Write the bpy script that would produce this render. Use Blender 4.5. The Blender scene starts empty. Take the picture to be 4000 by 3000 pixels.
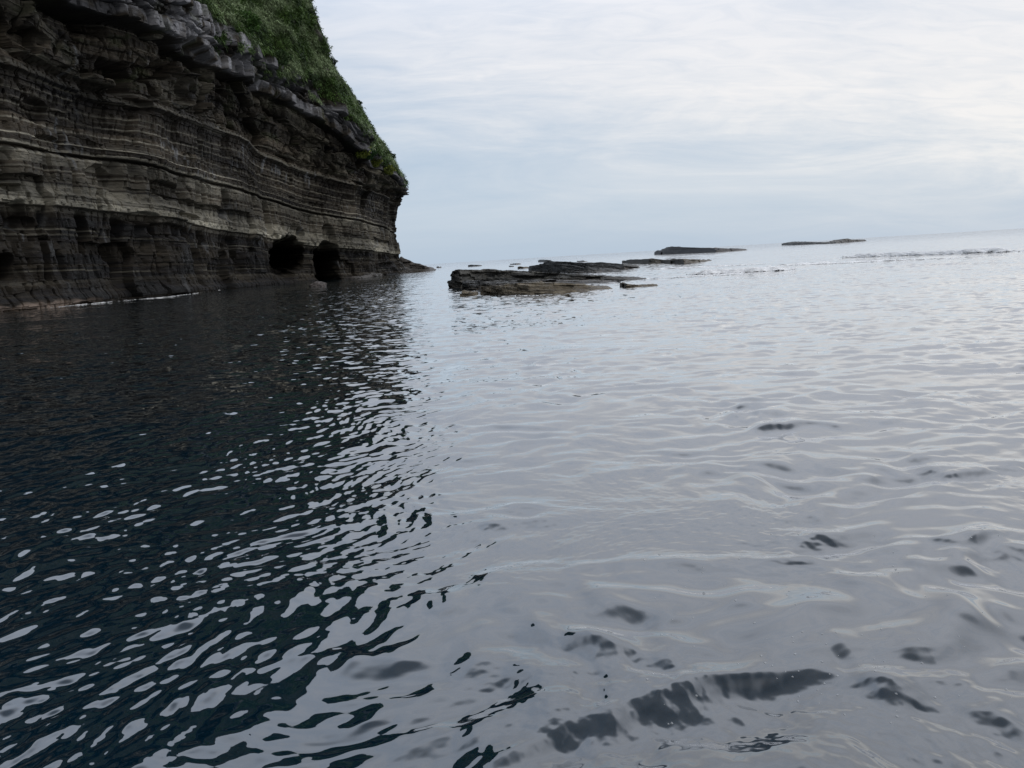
import bpy, math
import numpy as np
from mathutils import Matrix, Vector

SC = bpy.context.scene
COL = SC.collection
R = math.radians

# ---------------------------------------------------------------- camera
CAM_H = 2.0
FPX = 3000.0                       # focal length in photo pixels (photo 4000 x 3000)
PITCH = math.atan(487.0 / FPX)
ROLL = math.atan(0.0603)
Fw = np.array([0, math.cos(PITCH), -math.sin(PITCH)])
r0 = np.array([1.0, 0, 0]); u0 = np.array([0, math.sin(PITCH), math.cos(PITCH)])
Rt = math.cos(ROLL) * r0 - math.sin(ROLL) * u0
Up = math.sin(ROLL) * r0 + math.cos(ROLL) * u0
cam_data = bpy.data.cameras.new('camera')
cam = bpy.data.objects.new('camera', cam_data); COL.objects.link(cam)
cam_data.sensor_width = 36.0
cam_data.lens = 36.0 * FPX / 4000.0
cam_data.clip_start = 0.05; cam_data.clip_end = 60000
M = Matrix(((Rt[0], Up[0], -Fw[0], 0), (Rt[1], Up[1], -Fw[1], 0), (Rt[2], Up[2], -Fw[2], CAM_H), (0, 0, 0, 1)))
cam.matrix_world = M
SC.camera = cam

# ---------------------------------------------------------------- world (overcast sky)
SUN_EL, SUN_AZ = R(56), R(148)     # azimuth clockwise from +Y
EXPOSURE = 0.0
world = bpy.data.worlds.new('World'); SC.world = world; world.use_nodes = True
nt = world.node_tree; nt.nodes.clear()
def N(t, **k):
    n = nt.nodes.new(t)
    for a, b in k.items(): setattr(n, a, b)
    return n
def link(a, b): nt.links.new(a, b)
def math_(op, a, b=None, c=None, clamp=False):
    n = N('ShaderNodeMath', operation=op); n.use_clamp = clamp
    for i, v in enumerate((a, b, c)):
        if v is None: continue
        if isinstance(v, (int, float)): n.inputs[i].default_value = v
        else: link(v, n.inputs[i])
    return n.outputs[0]
def smooth_(v, lo, hi, a=0.0, b=1.0):
    n = N('ShaderNodeMapRange', interpolation_type='SMOOTHSTEP')
    link(v, n.inputs[0])
    for i, x in enumerate((lo, hi, a, b)): n.inputs[1 + i].default_value = x
    return n.outputs[0]
sky = N('ShaderNodeTexSky', sky_type='NISHITA')
sky.sun_disc = False; sky.sun_elevation = SUN_EL; sky.sun_rotation = SUN_AZ
sky.air_density = 1.0; sky.dust_density = 1.5; sky.ozone_density = 1.0
tc = N('ShaderNodeTexCoord'); sep = N('ShaderNodeSeparateXYZ'); link(tc.outputs['Generated'], sep.inputs[0])
X, Y, Z = sep.outputs
zc = math_('MAXIMUM', Z, 0.0)
zd = math_('ADD', zc, 0.26)
uu = math_('DIVIDE', X, zd); vv = math_('DIVIDE', Y, zd)
comb = N('ShaderNodeCombineXYZ'); link(uu, comb.inputs[0]); link(vv, comb.inputs[1])
def sky_noise(scale, rot, sc, detail, rough, dist=0.0, off=(0, 0, 0)):
    mp = N('ShaderNodeMapping'); link(comb.outputs[0], mp.inputs[0])
    mp.inputs['Rotation'].default_value = (0, 0, rot); mp.inputs['Scale'].default_value = sc; mp.inputs['Location'].default_value = off
    n = N('ShaderNodeTexNoise'); link(mp.outputs[0], n.inputs['Vector'])
    n.inputs['Scale'].default_value = scale; n.inputs['Detail'].default_value = detail
    n.inputs['Roughness'].default_value = rough; n.inputs['Distortion'].default_value = dist
    return n.outputs['Fac']
n_big = sky_noise(0.55, 0.5, (1, 0.8, 1), 3, 0.5, 0.4, (3.1, 1.7, 0))
n_streak = sky_noise(1.4, 0.55, (0.8, 1.7, 1), 7, 0.62, 0.7)
n_rip = sky_noise(6.5, -0.45, (0.9, 2.6, 1), 4, 0.6, 0.9)
az = math_('DIVIDE', X, math_('MAXIMUM', Y, 0.05))
# how much cloud: thin blue gap low ahead, thick cloud high and to the right
hi = smooth_(Z, 0.02, 0.30)
rt = smooth_(az, -0.1, 0.65)
el_line = math_('MULTIPLY_ADD', az, -0.16, 0.175)          # elevation of the cloud edge, lower to the right
above = math_('SUBTRACT', Z, el_line)
edge = smooth_(math_('ADD', above, math_('MULTIPLY', math_('SUBTRACT', n_streak, 0.5), 0.16)), -0.05, 0.06)
left = smooth_(az, -0.02, -0.35)
edge2 = math_('MULTIPLY', edge, math_('MULTIPLY_ADD', left, -0.35, 1.0))
cov = math_('MULTIPLY_ADD', edge2, 0.60, 0.22)
cov = math_('ADD', cov, math_('MULTIPLY', math_('SUBTRACT', n_big, 0.5), 0.45))
cov = math_('ADD', cov, math_('MULTIPLY', math_('SUBTRACT', n_streak, 0.5), 0.75))
cov = math_('ADD', cov, math_('MULTIPLY', math_('SUBTRACT', n_rip, 0.5), math_('MULTIPLY_ADD', edge2, 0.60, 0.12)))
cov = math_('ADD', cov, math_('MULTIPLY', rt, 0.12), clamp=True)
cov = math_('MULTIPLY', cov, smooth_(math_('MULTIPLY_ADD', rt, 0.06, Z), 0.0, 0.11, 0.15, 1.0))
ramp = N('ShaderNodeMix', data_type='RGBA'); link(cov, ramp.inputs[0])
ramp.inputs[6].default_value = (4.95, 6.05, 7.35, 1)       # thin blue-grey veil
ramp.inputs[7].default_value = (9.75, 9.5, 9.3, 1)       # lit white cloud
# unseen sky shaped for the water's reflections: bright lobe added ahead, dark overhead and behind
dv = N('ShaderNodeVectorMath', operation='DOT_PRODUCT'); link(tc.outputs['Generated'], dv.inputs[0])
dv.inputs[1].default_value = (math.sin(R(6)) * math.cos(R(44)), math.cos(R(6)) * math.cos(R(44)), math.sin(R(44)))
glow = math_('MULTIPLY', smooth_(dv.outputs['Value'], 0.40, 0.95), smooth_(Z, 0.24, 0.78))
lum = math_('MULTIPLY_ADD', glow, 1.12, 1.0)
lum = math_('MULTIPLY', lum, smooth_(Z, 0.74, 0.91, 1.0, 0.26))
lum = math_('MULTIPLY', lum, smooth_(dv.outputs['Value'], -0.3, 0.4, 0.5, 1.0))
tn = N('ShaderNodeMix', data_type='RGBA', blend_type='MULTIPLY'); link(smooth_(Z, 0.10, 0.42), tn.inputs[0]); link(ramp.outputs[2], tn.inputs[6]); tn.inputs[7].default_value = (0.89, 0.945, 1.05, 1)
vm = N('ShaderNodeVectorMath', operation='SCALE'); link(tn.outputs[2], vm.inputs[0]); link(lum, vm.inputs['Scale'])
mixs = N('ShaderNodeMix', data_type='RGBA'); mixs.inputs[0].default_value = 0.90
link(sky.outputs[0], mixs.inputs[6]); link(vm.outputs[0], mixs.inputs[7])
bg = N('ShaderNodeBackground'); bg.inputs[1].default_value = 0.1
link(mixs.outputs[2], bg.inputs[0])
wo = N('ShaderNodeOutputWorld'); link(bg.outputs[0], wo.inputs[0])

sun_d = bpy.data.lights.new('sun', 'SUN'); sun = bpy.data.objects.new('sun', sun_d); COL.objects.link(sun)
sun_d.energy = 0.8; sun_d.angle = R(15); sun_d.color = (1, 0.97, 0.92)
sdir = Vector((math.sin(SUN_AZ) * math.cos(SUN_EL), math.cos(SUN_AZ) * math.cos(SUN_EL), math.sin(SUN_EL)))
sun.rotation_euler = sdir.to_track_quat('Z', 'Y').to_euler()
sun.location = (30, -10, 60)

SC.view_settings.view_transform = 'Standard'; SC.view_settings.look = 'None'
SC.view_settings.gamma = 1.0; SC.view_settings.exposure = EXPOSURE
SC.cycles.max_bounces = 5; SC.cycles.glossy_bounces = 3; SC.cycles.diffuse_bounces = 3
SC.cycles.sample_clamp_indirect = 4.0

# ---------------------------------------------------------------- helpers: photo pixel <-> place
def ray(px, py):
    a = (np.asarray(px, float) - 2000) / FPX; b = (1500 - np.asarray(py, float)) / FPX
    return a[..., None] * Rt + b[..., None] * Up + Fw
def ground(px, py):
    d = ray(px, py); t = -CAM_H / d[..., 2]
    return d[..., 0] * t, d[..., 1] * t
def project(x, y, z):
    p = np.stack([x, y, z - CAM_H], -1)
    f = p @ Fw
    return 2000 + FPX * (p @ Rt) / f, 1500 - FPX * (p @ Up) / f
def horizon(px): return 1012 + 0.0603 * (2000 - px)

# ---------------------------------------------------------------- helpers: noise
def _h(ix, iy, seed):
    n = (ix.astype(np.int64) * 374761393 + iy.astype(np.int64) * 668265263 + int(seed) * 974634777) & 0xffffffff
    n = ((n ^ (n >> 13)) * 1274126177) & 0xffffffff
    n = ((n ^ (n >> 16)) * 2246822519) & 0xffffffff
    return (n ^ (n >> 15)) & 0xffffffff
def rnd(ix, iy, seed): return _h(np.asarray(ix), np.asarray(iy), seed) / 4294967295.0
def perlin(x, y, seed=0):
    x, y = np.broadcast_arrays(x, y)
    ix = np.floor(x); iy = np.floor(y); fx = x - ix; fy = y - iy
    ix = ix.astype(np.int64); iy = iy.astype(np.int64)
    def g(dx, dy):
        a = rnd(ix + dx, iy + dy, seed) * (2 * math.pi)
        return np.cos(a) * (fx - dx) + np.sin(a) * (fy - dy)
    sx = fx * fx * fx * (fx * (fx * 6 - 15) + 10); sy = fy * fy * fy * (fy * (fy * 6 - 15) + 10)
    a = g(0, 0); b = g(1, 0); c = g(0, 1); d = g(1, 1)
    return ((a + (b - a) * sx) * (1 - sy) + (c + (d - c) * sx) * sy) * 1.5
def fbm(x, y, seed=0, o=4, gain=0.5):
    s = 0; a = 1.0; t = 0
    for i in range(o):
        s = s + a * perlin(x * 2 ** i + 17.3 * i, y * 2 ** i - 9.1 * i, seed + i); t += a; a *= gain
    return s / t
def sstep(a, b, x):
    t = np.clip((x - a) / (b - a), 0, 1); return t * t * (3 - 2 * t)
def voro(x, y, seed, jit=0.9):
    ix = np.floor(x); iy = np.floor(y); best = np.full(np.broadcast(x, y).shape, 9.0); second = best.copy(); cid = np.zeros(best.shape)
    for dx in (-1, 0, 1):
        for dy in (-1, 0, 1):
            cx = ix + dx; cy = iy + dy
            qx = cx + 0.5 + (rnd(cx, cy, seed) - 0.5) * jit; qy = cy + 0.5 + (rnd(cx, cy, seed + 1) - 0.5) * jit
            d = np.hypot(x - qx, y - qy); m = d < best
            second = np.where(m, best, np.minimum(second, d))
            cid = np.where(m, rnd(cx, cy, seed + 2), cid); best = np.where(m, d, best)
    return best, second, cid

# ---------------------------------------------------------------- helpers: meshes and tags
def mesh_obj(name, V, F, mat=None, parent=None, smooth=True, cols=None, extra=None):
    V = np.asarray(V, np.float32); F = np.asarray(F, np.int32)
    me = bpy.data.meshes.new(name)
    n = F.shape[1]
    me.vertices.add(len(V)); me.vertices.foreach_set('co', V.ravel())
    me.loops.add(F.size); me.loops.foreach_set('vertex_index', F.ravel())
    me.polygons.add(len(F)); me.polygons.foreach_set('loop_start', np.arange(0, F.size, n, dtype=np.int32))
    me.polygons.foreach_set('loop_total', np.full(len(F), n, np.int32))
    me.polygons.foreach_set('use_smooth', np.full(len(F), smooth, bool))
    me.update(calc_edges=True)
    if cols is not None:
        at = me.attributes.new('tint', 'FLOAT_COLOR', 'POINT')
        c = np.ones((len(V), 4), np.float32); c[:, :3] = cols
        at.data.foreach_set('color', c.ravel())
    if extra is not None:
        for k, v in extra.items():
            at = me.attributes.new(k, 'FLOAT', 'POINT'); at.data.foreach_set('value', np.asarray(v, np.float32).ravel())
    if mat: me.materials.append(mat)
    o = bpy.data.objects.new(name, me); COL.objects.link(o)
    if parent: o.parent = parent
    return o
def grid_faces(nr, nc, flip=False):
    i = np.arange(nr - 1)[:, None] * nc + np.arange(nc - 1)[None, :]
    q = [i, i + 1, i + nc + 1, i + nc]
    if flip: q = q[::-1]
    return np.stack(q, -1).reshape(-1, 4)
def tag(o, label=None, cat=None, group=None, kind=None):
    if label: o['label'] = label
    if cat: o['category'] = cat
    if group: o['group'] = group
    if kind: o['kind'] = kind
    return o

# ---------------------------------------------------------------- materials
def new_mat(name):
    m = bpy.data.materials.new(name); m.use_nodes = True
    t = m.node_tree; t.nodes.clear()
    b = t.nodes.new('ShaderNodeBsdfPrincipled'); o = t.nodes.new('ShaderNodeOutputMaterial')
    t.links.new(b.outputs[0], o.inputs[0]); return m, t, b
def rock_mat(name, bump=0.5, rough=(0.55, 0.9), grain=2.2, spec=0.35, stretch=(1, 1, 1)):
    m, t, b = new_mat(name)
    at = t.nodes.new('ShaderNodeAttribute'); at.attribute_name = 'tint'
    tcx = t.nodes.new('ShaderNodeTexCoord'); mp = t.nodes.new('ShaderNodeMapping'); mp.inputs['Scale'].default_value = stretch
    t.links.new(tcx.outputs['Object'], mp.inputs[0])
    n1 = t.nodes.new('ShaderNodeTexNoise'); n1.inputs['Scale'].default_value = grain; n1.inputs['Detail'].default_value = 8; n1.inputs['Roughness'].default_value = 0.68
    t.links.new(mp.outputs[0], n1.inputs['Vector'])
    mr = t.nodes.new('ShaderNodeMapRange'); t.links.new(n1.outputs['Fac'], mr.inputs[0])
    for i, v in enumerate((0.25, 0.75, 0.45, 1.6)): mr.inputs[1 + i].default_value = v
    sc_ = t.nodes.new('ShaderNodeVectorMath'); sc_.operation = 'SCALE'
    t.links.new(at.outputs['Color'], sc_.inputs[0]); t.links.new(mr.outputs[0], sc_.inputs['Scale'])
    t.links.new(sc_.outputs[0], b.inputs['Base Color'])
    rr = t.nodes.new('ShaderNodeMapRange'); t.links.new(n1.outputs['Fac'], rr.inputs[0])
    for i, v in enumerate((0.3, 0.7, rough[0], rough[1])): rr.inputs[1 + i].default_value = v
    t.links.new(rr.outputs[0], b.inputs['Roughness'])
    b.inputs['Specular IOR Level'].default_value = spec
    bp = t.nodes.new('ShaderNodeBump'); bp.inputs['Strength'].default_value = bump; bp.inputs['Distance'].default_value = 0.15
    t.links.new(n1.outputs['Fac'], bp.inputs['Height']); t.links.new(bp.outputs[0], b.inputs['Normal'])
    return m
MAT_CLIFF = rock_mat('layered_cliff_rock', 0.7, (0.6, 0.95), 1.1, 0.25, (1, 1, 3.0))
MAT_REEF = rock_mat('wet_reef_rock', 0.8, (0.35, 0.8), 3.0, 0.4, (0.6, 0.6, 3.0))

def leaf_mat(name):
    m, t, b = new_mat(name)
    at = t.nodes.new('ShaderNodeAttribute'); at.attribute_name = 'tint'
    t.links.new(at.outputs['Color'], b.inputs['Base Color'])
    b.inputs['Roughness'].default_value = 0.6; b.inputs['Specular IOR Level'].default_value = 0.25
    return m
MAT_LEAF = leaf_mat('leaves')

# ---------------------------------------------------------------- cliff plan
pts = [(-70, -160), (-60, -80), (-53, -20), (-50, 30), (-49.2, 55)]
for px, yy in [(0, 73), (226, 80), (452, 90), (678, 102), (900, 125), (1045, 143), (1225, 158), (1399, 170), (1500, 188), (1552, 212)]:
    d = ray(px, horizon(px)); pts.append((d[0] / d[1] * yy, yy))
cx, cy = pts[-1]
pts += [(cx - 1.0, cy + 5), (cx - 4, cy + 10), (cx - 12, cy + 15), (cx - 30, cy + 22), (cx - 70, cy + 30)]
pts = np.array(pts)
ch = np.r_[0, np.cumsum(np.hypot(*np.diff(pts, axis=0).T))]
dense = np.arange(0, ch[-1], 0.05)
dx_, dy_ = np.interp(dense, ch, pts[:, 0]), np.interp(dense, ch, pts[:, 1])
kw = np.hanning(121); kw /= kw.sum()
pad = 60
sm = lambda a: np.convolve(np.r_[np.full(pad, a[0]), a, np.full(pad, a[-1])], kw, 'valid')
dx_, dy_ = sm(dx_), sm(dy_)
seg = np.r_[0, np.cumsum(np.hypot(np.diff(dx_), np.diff(dy_)))]
DU = seg
tx, ty = np.gradient(dx_), np.gradient(dy_); tl = np.hypot(tx, ty); tx /= tl; ty /= tl
NX, NY = ty, -tx
U_CORNER = np.interp(cy, dy_[:int(len(dy_) * .9)], DU[:int(len(dy_) * .9)])
vis = (dy_ > 45) & (DU < U_CORNER)
ratio = dx_ / np.maximum(dy_, 1e-3)
ratio_m = np.maximum.accumulate(ratio[vis])          # azimuth grows along the visible wall
def uz(px, py, off=0.0):
    """photo pixel -> arc length along the wall (moved out by off) and height on it"""
    d = ray(px, py)
    az_ = d[..., 0] / d[..., 1]
    xo, yo = (dx_ + NX * off)[vis], (dy_ + NY * off)[vis]
    rm = np.maximum.accumulate(xo / yo)
    u = np.interp(az_, rm + np.arange(len(rm)) * 1e-9, DU[vis])
    yv = np.interp(u, DU[vis], yo)
    return u, CAM_H + d[..., 2] / d[..., 1] * yv

# columns: dense where the photo sees them
ppx = np.full(len(dx_), 0.0)
infront = dy_ > 35
ppx[infront] = project(dx_[infront], dy_[infront], np.full(infront.sum(), 8.0))[0]
dpx = np.abs(np.gradient(ppx)); dpx[~infront] = 0
dens = np.where(vis & (ppx > -150), np.maximum(dpx / 1.9, 0.05 / 0.22), 0.05 / 2.0)
dens = np.where(DU >= U_CORNER - 8, 0.05 / 0.25, dens)
dens = np.where(DU > U_CORNER + 25, 0.05 / 1.5, dens)
cum = np.r_[0, np.cumsum((dens[1:] + dens[:-1]) / 2)]
NCOL = int(cum[-1])
u_c = np.interp(np.linspace(0, cum[-1], NCOL), cum, DU)
X0, Y0 = np.interp(u_c, DU, dx_), np.interp(u_c, DU, dy_)
nx, ny = np.interp(u_c, DU, NX), np.interp(u_c, DU, NY)

# bedding horizons traced on the wall
H_BAND = [(0, 783), (226, 800), (452, 823), (678, 850), (859, 892), (1000, 915), (1225, 957), (1399, 975), (1545, 992)]
H_NOTCH = [(0, 560), (226, 592), (497, 627), (678, 681), (900, 733), (1045, 778), (1225, 827), (1370, 859), (1545, 908)]
H_LEDGE = [(0, 245), (226, 316), (430, 385), (565, 412), (678, 455), (800, 493), (936, 545), (1162, 655), (1360, 723), (1545, 800)]
H_OVER = [(0, -260), (300, 0), (560, 95), (850, 250), (1000, 330), (1130, 385), (1240, 470), (1400, 590), (1500, 665), (1545, 720)]
H_GRASS = [(0, -420), (300, -190), (560, -90), (700, -50), (823, 25), (904, 115), (958, 135), (1026, 170), (1089, 232), (1152, 257), (1193, 305), (1252, 312), (1284, 345), (1320, 410), (1378, 448), (1401, 512), (1451, 530), (1490, 590), (1545, 680)]
def zline(poly, off=0.0):
    p = np.array(poly, float); u, z = uz(p[:, 0], p[:, 1], off)
    order = np.argsort(u); zz = np.interp(u_c, u[order], z[order])
    k = np.hanning(91); k /= k.sum()
    return np.convolve(np.r_[np.full(45, zz[0]), zz, np.full(45, zz[-1])], k, 'valid')
zB, zN, zL, zO, zG = [zline(h, o_) for h, o_ in ((H_BAND, 0.4), (H_NOTCH, 0), (H_LEDGE, 0.8), (H_OVER, 3.0), (H_GRASS, 3.8))]
zO = np.maximum(zO, zL + 2.0); zG = np.maximum(zG + 1.3 * fbm(u_c / 5, 0 * u_c, 15, 3), zO + 0.9)
S_REF = np.array([-2, 10, 16, 24, 37, 41.0])
s_r = np.arange(-2, 41.001, 0.065)
Zr = np.stack([np.full(NCOL, -2.0), zB, zN, zL, zO, zG])
Zg = np.empty((len(s_r), NCOL))
for j in range(len(S_REF) - 1):
    m = (s_r >= S_REF[j] - 1e-9) & (s_r <= S_REF[j + 1] + 1e-9)
    t = ((s_r[m] - S_REF[j]) / (S_REF[j + 1] - S_REF[j]))[:, None]
    Zg[m] = Zr[j] * (1 - t) + Zr[j + 1] * t
Ug = np.broadcast_to(u_c, Zg.shape); Sg = np.broadcast_to(s_r[:, None], Zg.shape)
rng = np.random.default_rng(5)

def layers(lo, hi, tmin, tmax, seed):
    r = np.random.default_rng(seed); e = [lo]
    while e[-1] < hi: e.append(e[-1] + r.uniform(tmin, tmax) ** 1.0)
    return np.array(e)
# broad profile
prof = np.interp(s_r, [-2, 0.6, 1.4, 3, 8, 9.8, 10.0, 11.2, 11.6, 15.2, 15.6, 16.1, 16.2, 17.2, 17.4, 20, 23.5, 23.9, 24.9, 25.3, 30, 35, 36.6, 37.0, 41],
                 [1.5, 1.2, 0.5, 0.3, 0.0, 0.0, 0.45, 0.45, 0.2, 0.2, 0.1, -0.7, 0.25, 0.35, 0.0, 0.1, 0.5, 1.1, 1.0, 0.5, 0.9, 1.8, 1.6, 4.2, 3.8])[:, None]
off = prof * (0.85 + 0.35 * fbm(Ug / 14, Sg / 30, 3, 2))
# large buttresses and bays
off = off + 1.3 * perlin(Ug / 22, Sg / 60, 11) + 0.6 * perlin(Ug / 9, Sg / 26, 12)
# thin beds
for (tmin, tmax, amp, seed, ulen) in ((0.9, 2.6, 0.16, 21, 16), (0.14, 0.6, 0.045, 22, 9)):
    e = layers(-2, 42, tmin, tmax, seed)
    li = np.searchsorted(e, Sg + 0.10 * perlin(Ug / 6, Sg / 3, seed + 5)) 
    off = off + amp * (rnd(li, 0 * li, seed) * 2 - 1) * (0.6 + 0.8 * perlin(Ug / ulen, li * 7.7, seed + 9))
# sharp protruding ledges
ledge_s = [2.3, 11.3, 12.6, 16.35, 17.3, 18.9, 20.4, 21.9, 24.0, 24.9, 26.2, 29.5, 33.0, 13.9, 7.1]
for k, ls in enumerate(ledge_s):
    w = 0.10 + 0.10 * rnd(np.array(k), np.array(3), 7)
    a = (0.06 + 0.14 * rnd(np.array(k), np.array(4), 7)) * np.clip(0.25 + 1.6 * perlin(Ug / 9 + 31 * k, 0 * Ug, 8), 0, 1.2) * np.where(k in (3, 4, 8), 1.0, 0.8)
    off = off + a * (sstep(ls - w * 1.3, ls - w * 0.7, Sg) * (1 - sstep(ls + w * 0.7, ls + w * 1.6, Sg)))
# blocks: beds broken along their length
for (bh, bl, amp, seed) in ((2.6, 3.4, 0.20, 31), (0.8, 1.5, 0.06, 32), (6.5, 9.5, 0.85, 33)):
    wz = Sg + 0.35 * perlin(Ug / 5, Sg / 5, seed + 3)
    row = np.floor(wz / bh); cu = Ug / bl + rnd(row, row * 0, seed) * 5 + 0.25 * perlin(Ug / 2, Sg / 4, seed + 4)
    cell = np.floor(cu); rv = rnd(cell, row, seed + 1)
    frac = cu - cell
    off = off + amp * (np.where(rv < 0.22, -1.0, rv * 0.9 - 0.3))
    off = off - (0.25 * amp + 0.32 * (rnd(cell, row, seed + 8) > 0.45)) * (np.exp(-(np.minimum(frac, 1 - frac) * bl / 0.14) ** 2))
# vertical flutes / columns under the notch and above the water
warp = Ug + 0.8 * perlin(Ug / 5, Sg / 4, 44) + 0.15 * Sg * perlin(Ug / 10, 0 * Sg, 45)
fl = perlin(warp / 3.4, Sg / 40, 41); fl2 = perlin(warp / 1.5, Sg / 24, 42)
mcol = sstep(10.8, 12.5, Sg) * (1 - sstep(15.2, 16.0, Sg)); mlow = (1 - sstep(8.4, 9.8, Sg)) * sstep(0.5, 3.0, Sg)
mid = sstep(16.8, 18, Sg) * (1 - sstep(22.5, 24, Sg))
cut = -np.clip(-(fl + 0.12), 0, 1) * 3.6 - np.clip(-(fl2 + 0.15), 0, 1) * 1.4
off = off + cut * (0.8 * mcol + 1.1 * mlow + 0.35 * mid)
# massive scalloped faces between ledge and overhang
mm = sstep(24.8, 26.5, Sg) * (1 - sstep(36.4, 37.0, Sg))
f1, f2, cid = voro(Ug / 11 + 0.35 * perlin(Ug / 5, Sg / 5, 51), Sg / 8.0 + 0.35 * perlin(Ug / 4, Sg / 4, 52), 53)
scal = (cid - 0.55) * 3.4 - 0.9 * (1 - sstep(0.0, 0.12, f2 - f1)) * 0.6
g1, g2, gid = voro(Ug / 3.2 + 0.4 * perlin(Ug / 2, Sg / 2, 54), Sg / 4.2, 55)
off = off + mm * (scal + (gid - 0.5) * 0.9 - 0.25 * (1 - sstep(0, 0.1, g2 - g1)))
# blocky caprock
mb = sstep(36.8, 37.1, Sg)
sw = Sg + 0.25 * perlin(Ug / 7, Sg / 3, 571)
hrow = np.floor((sw - 36.9) / 1.35); hcu = Ug / (2.1 + 1.2 * rnd(hrow, hrow * 0, 572)) + 7 * rnd(hrow, hrow * 0 + 1, 572) + 0.12 * perlin(Ug / 2, Sg / 1.2, 573) + 0.10 * Sg
hcell = np.floor(hcu); hid = rnd(hcell, hrow, 574); hfr = hcu - hcell; hvr = (sw - 36.9) / 1.35 - hrow
h2 = np.minimum(np.minimum(hfr, 1 - hfr) * 1.6, np.minimum(hvr, 1 - hvr)); h1 = 0
off = off + mb * ((hid - 0.5) * 1.9 + (rnd(hcell, hrow, 575) - 0.5) * (hfr - 0.5) * 1.4 - 0.7 * (1 - sstep(0, 0.10, h2 - h1)) - 0.8 * np.exp(-((Sg - 38.7 - 0.3 * perlin(Ug / 8, 0 * Ug, 58)) / 0.13) ** 2))
# general roughness
off = off + 0.22 * fbm(Ug / 3.2, Zg / 3.0, 61, 5, 0.5) * (1 - 0.5 * mb) + 0.10 * fbm(Ug / 0.8, Zg / 0.5, 62, 3)

# hollows: (px, py, half width px, half height px, depth m, squareness, flat foot)
HOLES = [
    (1138, 988, 64, 70, 26.0, 2.8), (1105, 1030, 60, 60, 9.0, 2.6), (1170, 925, 34, 55, 2.2, 2.0),
    (1288, 1040, 40, 78, 28.0, 2.8), (1290, 935, 22, 60, 2.4, 2.0), (1283, 975, 36, 34, 6.0, 2.4),
    (466, 982, 30, 40, 7.0, 3.0), (330, 1010, 26, 85, 2.6, 2.2), (6, 1045, 30, 50, 4.0, 3.0),
    (228, 1040, 9, 60, 2.2, 2.4), (160, 1010, 12, 110, 2.4, 2.2), (95, 835, 45, 60, 1.7, 2.0), (130, 880, 45, 40, 1.6, 2.0),
    (915, 1040, 14, 60, 2.4, 2.2), (985, 1040, 10, 50, 2.0, 2.2), (750, 1060, 12, 60, 1.8, 2.0),
    (880, 800, 18, 55, 1.8, 2.4), (1040, 850, 14, 70, 2.2, 2.4), (640, 745, 50, 38, 1.8, 2.2), (420, 690, 60, 45, 1.7, 2.2),
    (470, 310, 62, 70, 3.2, 2.6), (520, 410, 40, 34, 2.6, 2.4), (60, 730, 44, 16, 2.0, 4.0), (230, 560, 80, 30, 1.3, 2.0),
    (700, 240, 90, 60, 3.0, 2.2), (640, 330, 70, 80, 2.6, 2.0), (1240, 400, 30, 50, 3.2, 2.4), (1150, 345, 45, 26, 2.4, 2.2),
    (1410, 640, 34, 40, 2.6, 2.2), (1350, 800, 26, 40, 1.2, 2.2), (150, 430, 60, 45, 1.8, 2.4), (300, 80, 110, 26, 2.4, 2.4),
    (60, 150, 50, 34, 1.8, 2.4), (950, 350, 60, 50, 1.7, 2.0), (1500, 1035, 26, 10, 1.8, 2.4), (1060, 430, 30, 60, 1.6, 2.0),
    (560, 850, 60, 22, 1.6, 2.4), (640, 900, 90, 30, 1.1, 2.2), (740, 845, 60, 12, 1.6, 3.0),
]
CAVE = np.zeros_like(off)
for (px, py, hw, hh, dep, p) in HOLES:
    ua, _ = uz(px - hw, py); ub, _ = uz(px + hw, py); uc_, zc_ = uz(px, py)
    _, zt = uz(px, py - hh); _, zb = uz(px, py + hh)
    hu = max((ub - ua) / 2, 0.5); hz = max(abs(zt - zb) / 2, 0.4); uc_ = (ua + ub) / 2
    a = (np.abs(Ug - uc_) / hu) + 0.0; b = np.abs(Zg - zc_) / hz
    sel = (a < 1.6) & (b < 1.6)
    aa = a[sel] + 0.16 * perlin(Ug[sel] / 1.7, Zg[sel] / 1.7, int(px)); bb = b[sel] + 0.16 * perlin(Ug[sel] / 1.9, Zg[sel] / 1.9, int(py) + 5)
    rr = (np.abs(aa) ** p + np.abs(bb) ** p) ** (1 / p)
    w = 1 - sstep(0.55 if dep > 5 else 0.72, 1.10, rr)
    if dep > 5: CAVE[sel] = np.maximum(CAVE[sel], dep * w)
    else: off[sel] = off[sel] - dep * (0.6 if dep < 2.5 else 0.8) * w
# the beds thin to a low point of rock at the seaward corner
cu_ = (Ug - U_CORNER)
footm = np.exp(-((cu_ + 4) / 14.0) ** 2)
off = off + footm * np.interp(Sg, [-2, 0.5, 1.5, 2.8, 4.2, 6.5, 9, 41], [3.6, 3.2, 2.6, 1.9, 1.3, 0.6, 0, 0])
# corner silhouette: neck under a jutting top
cm = sstep(-26, -6, cu_)
off = off + cm * np.interp(Sg, [-2, 6, 10, 15, 19, 24, 28, 31, 34, 36, 41], [0, 0.2, 0.3, 0.2, 0.3, 0.6, 1.1, 1.7, 2.0, 1.4, 0.4])

Xg = X0 + nx * off - 0.50 * CAVE; Yg = Y0 + ny * off + 0.87 * CAVE

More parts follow.
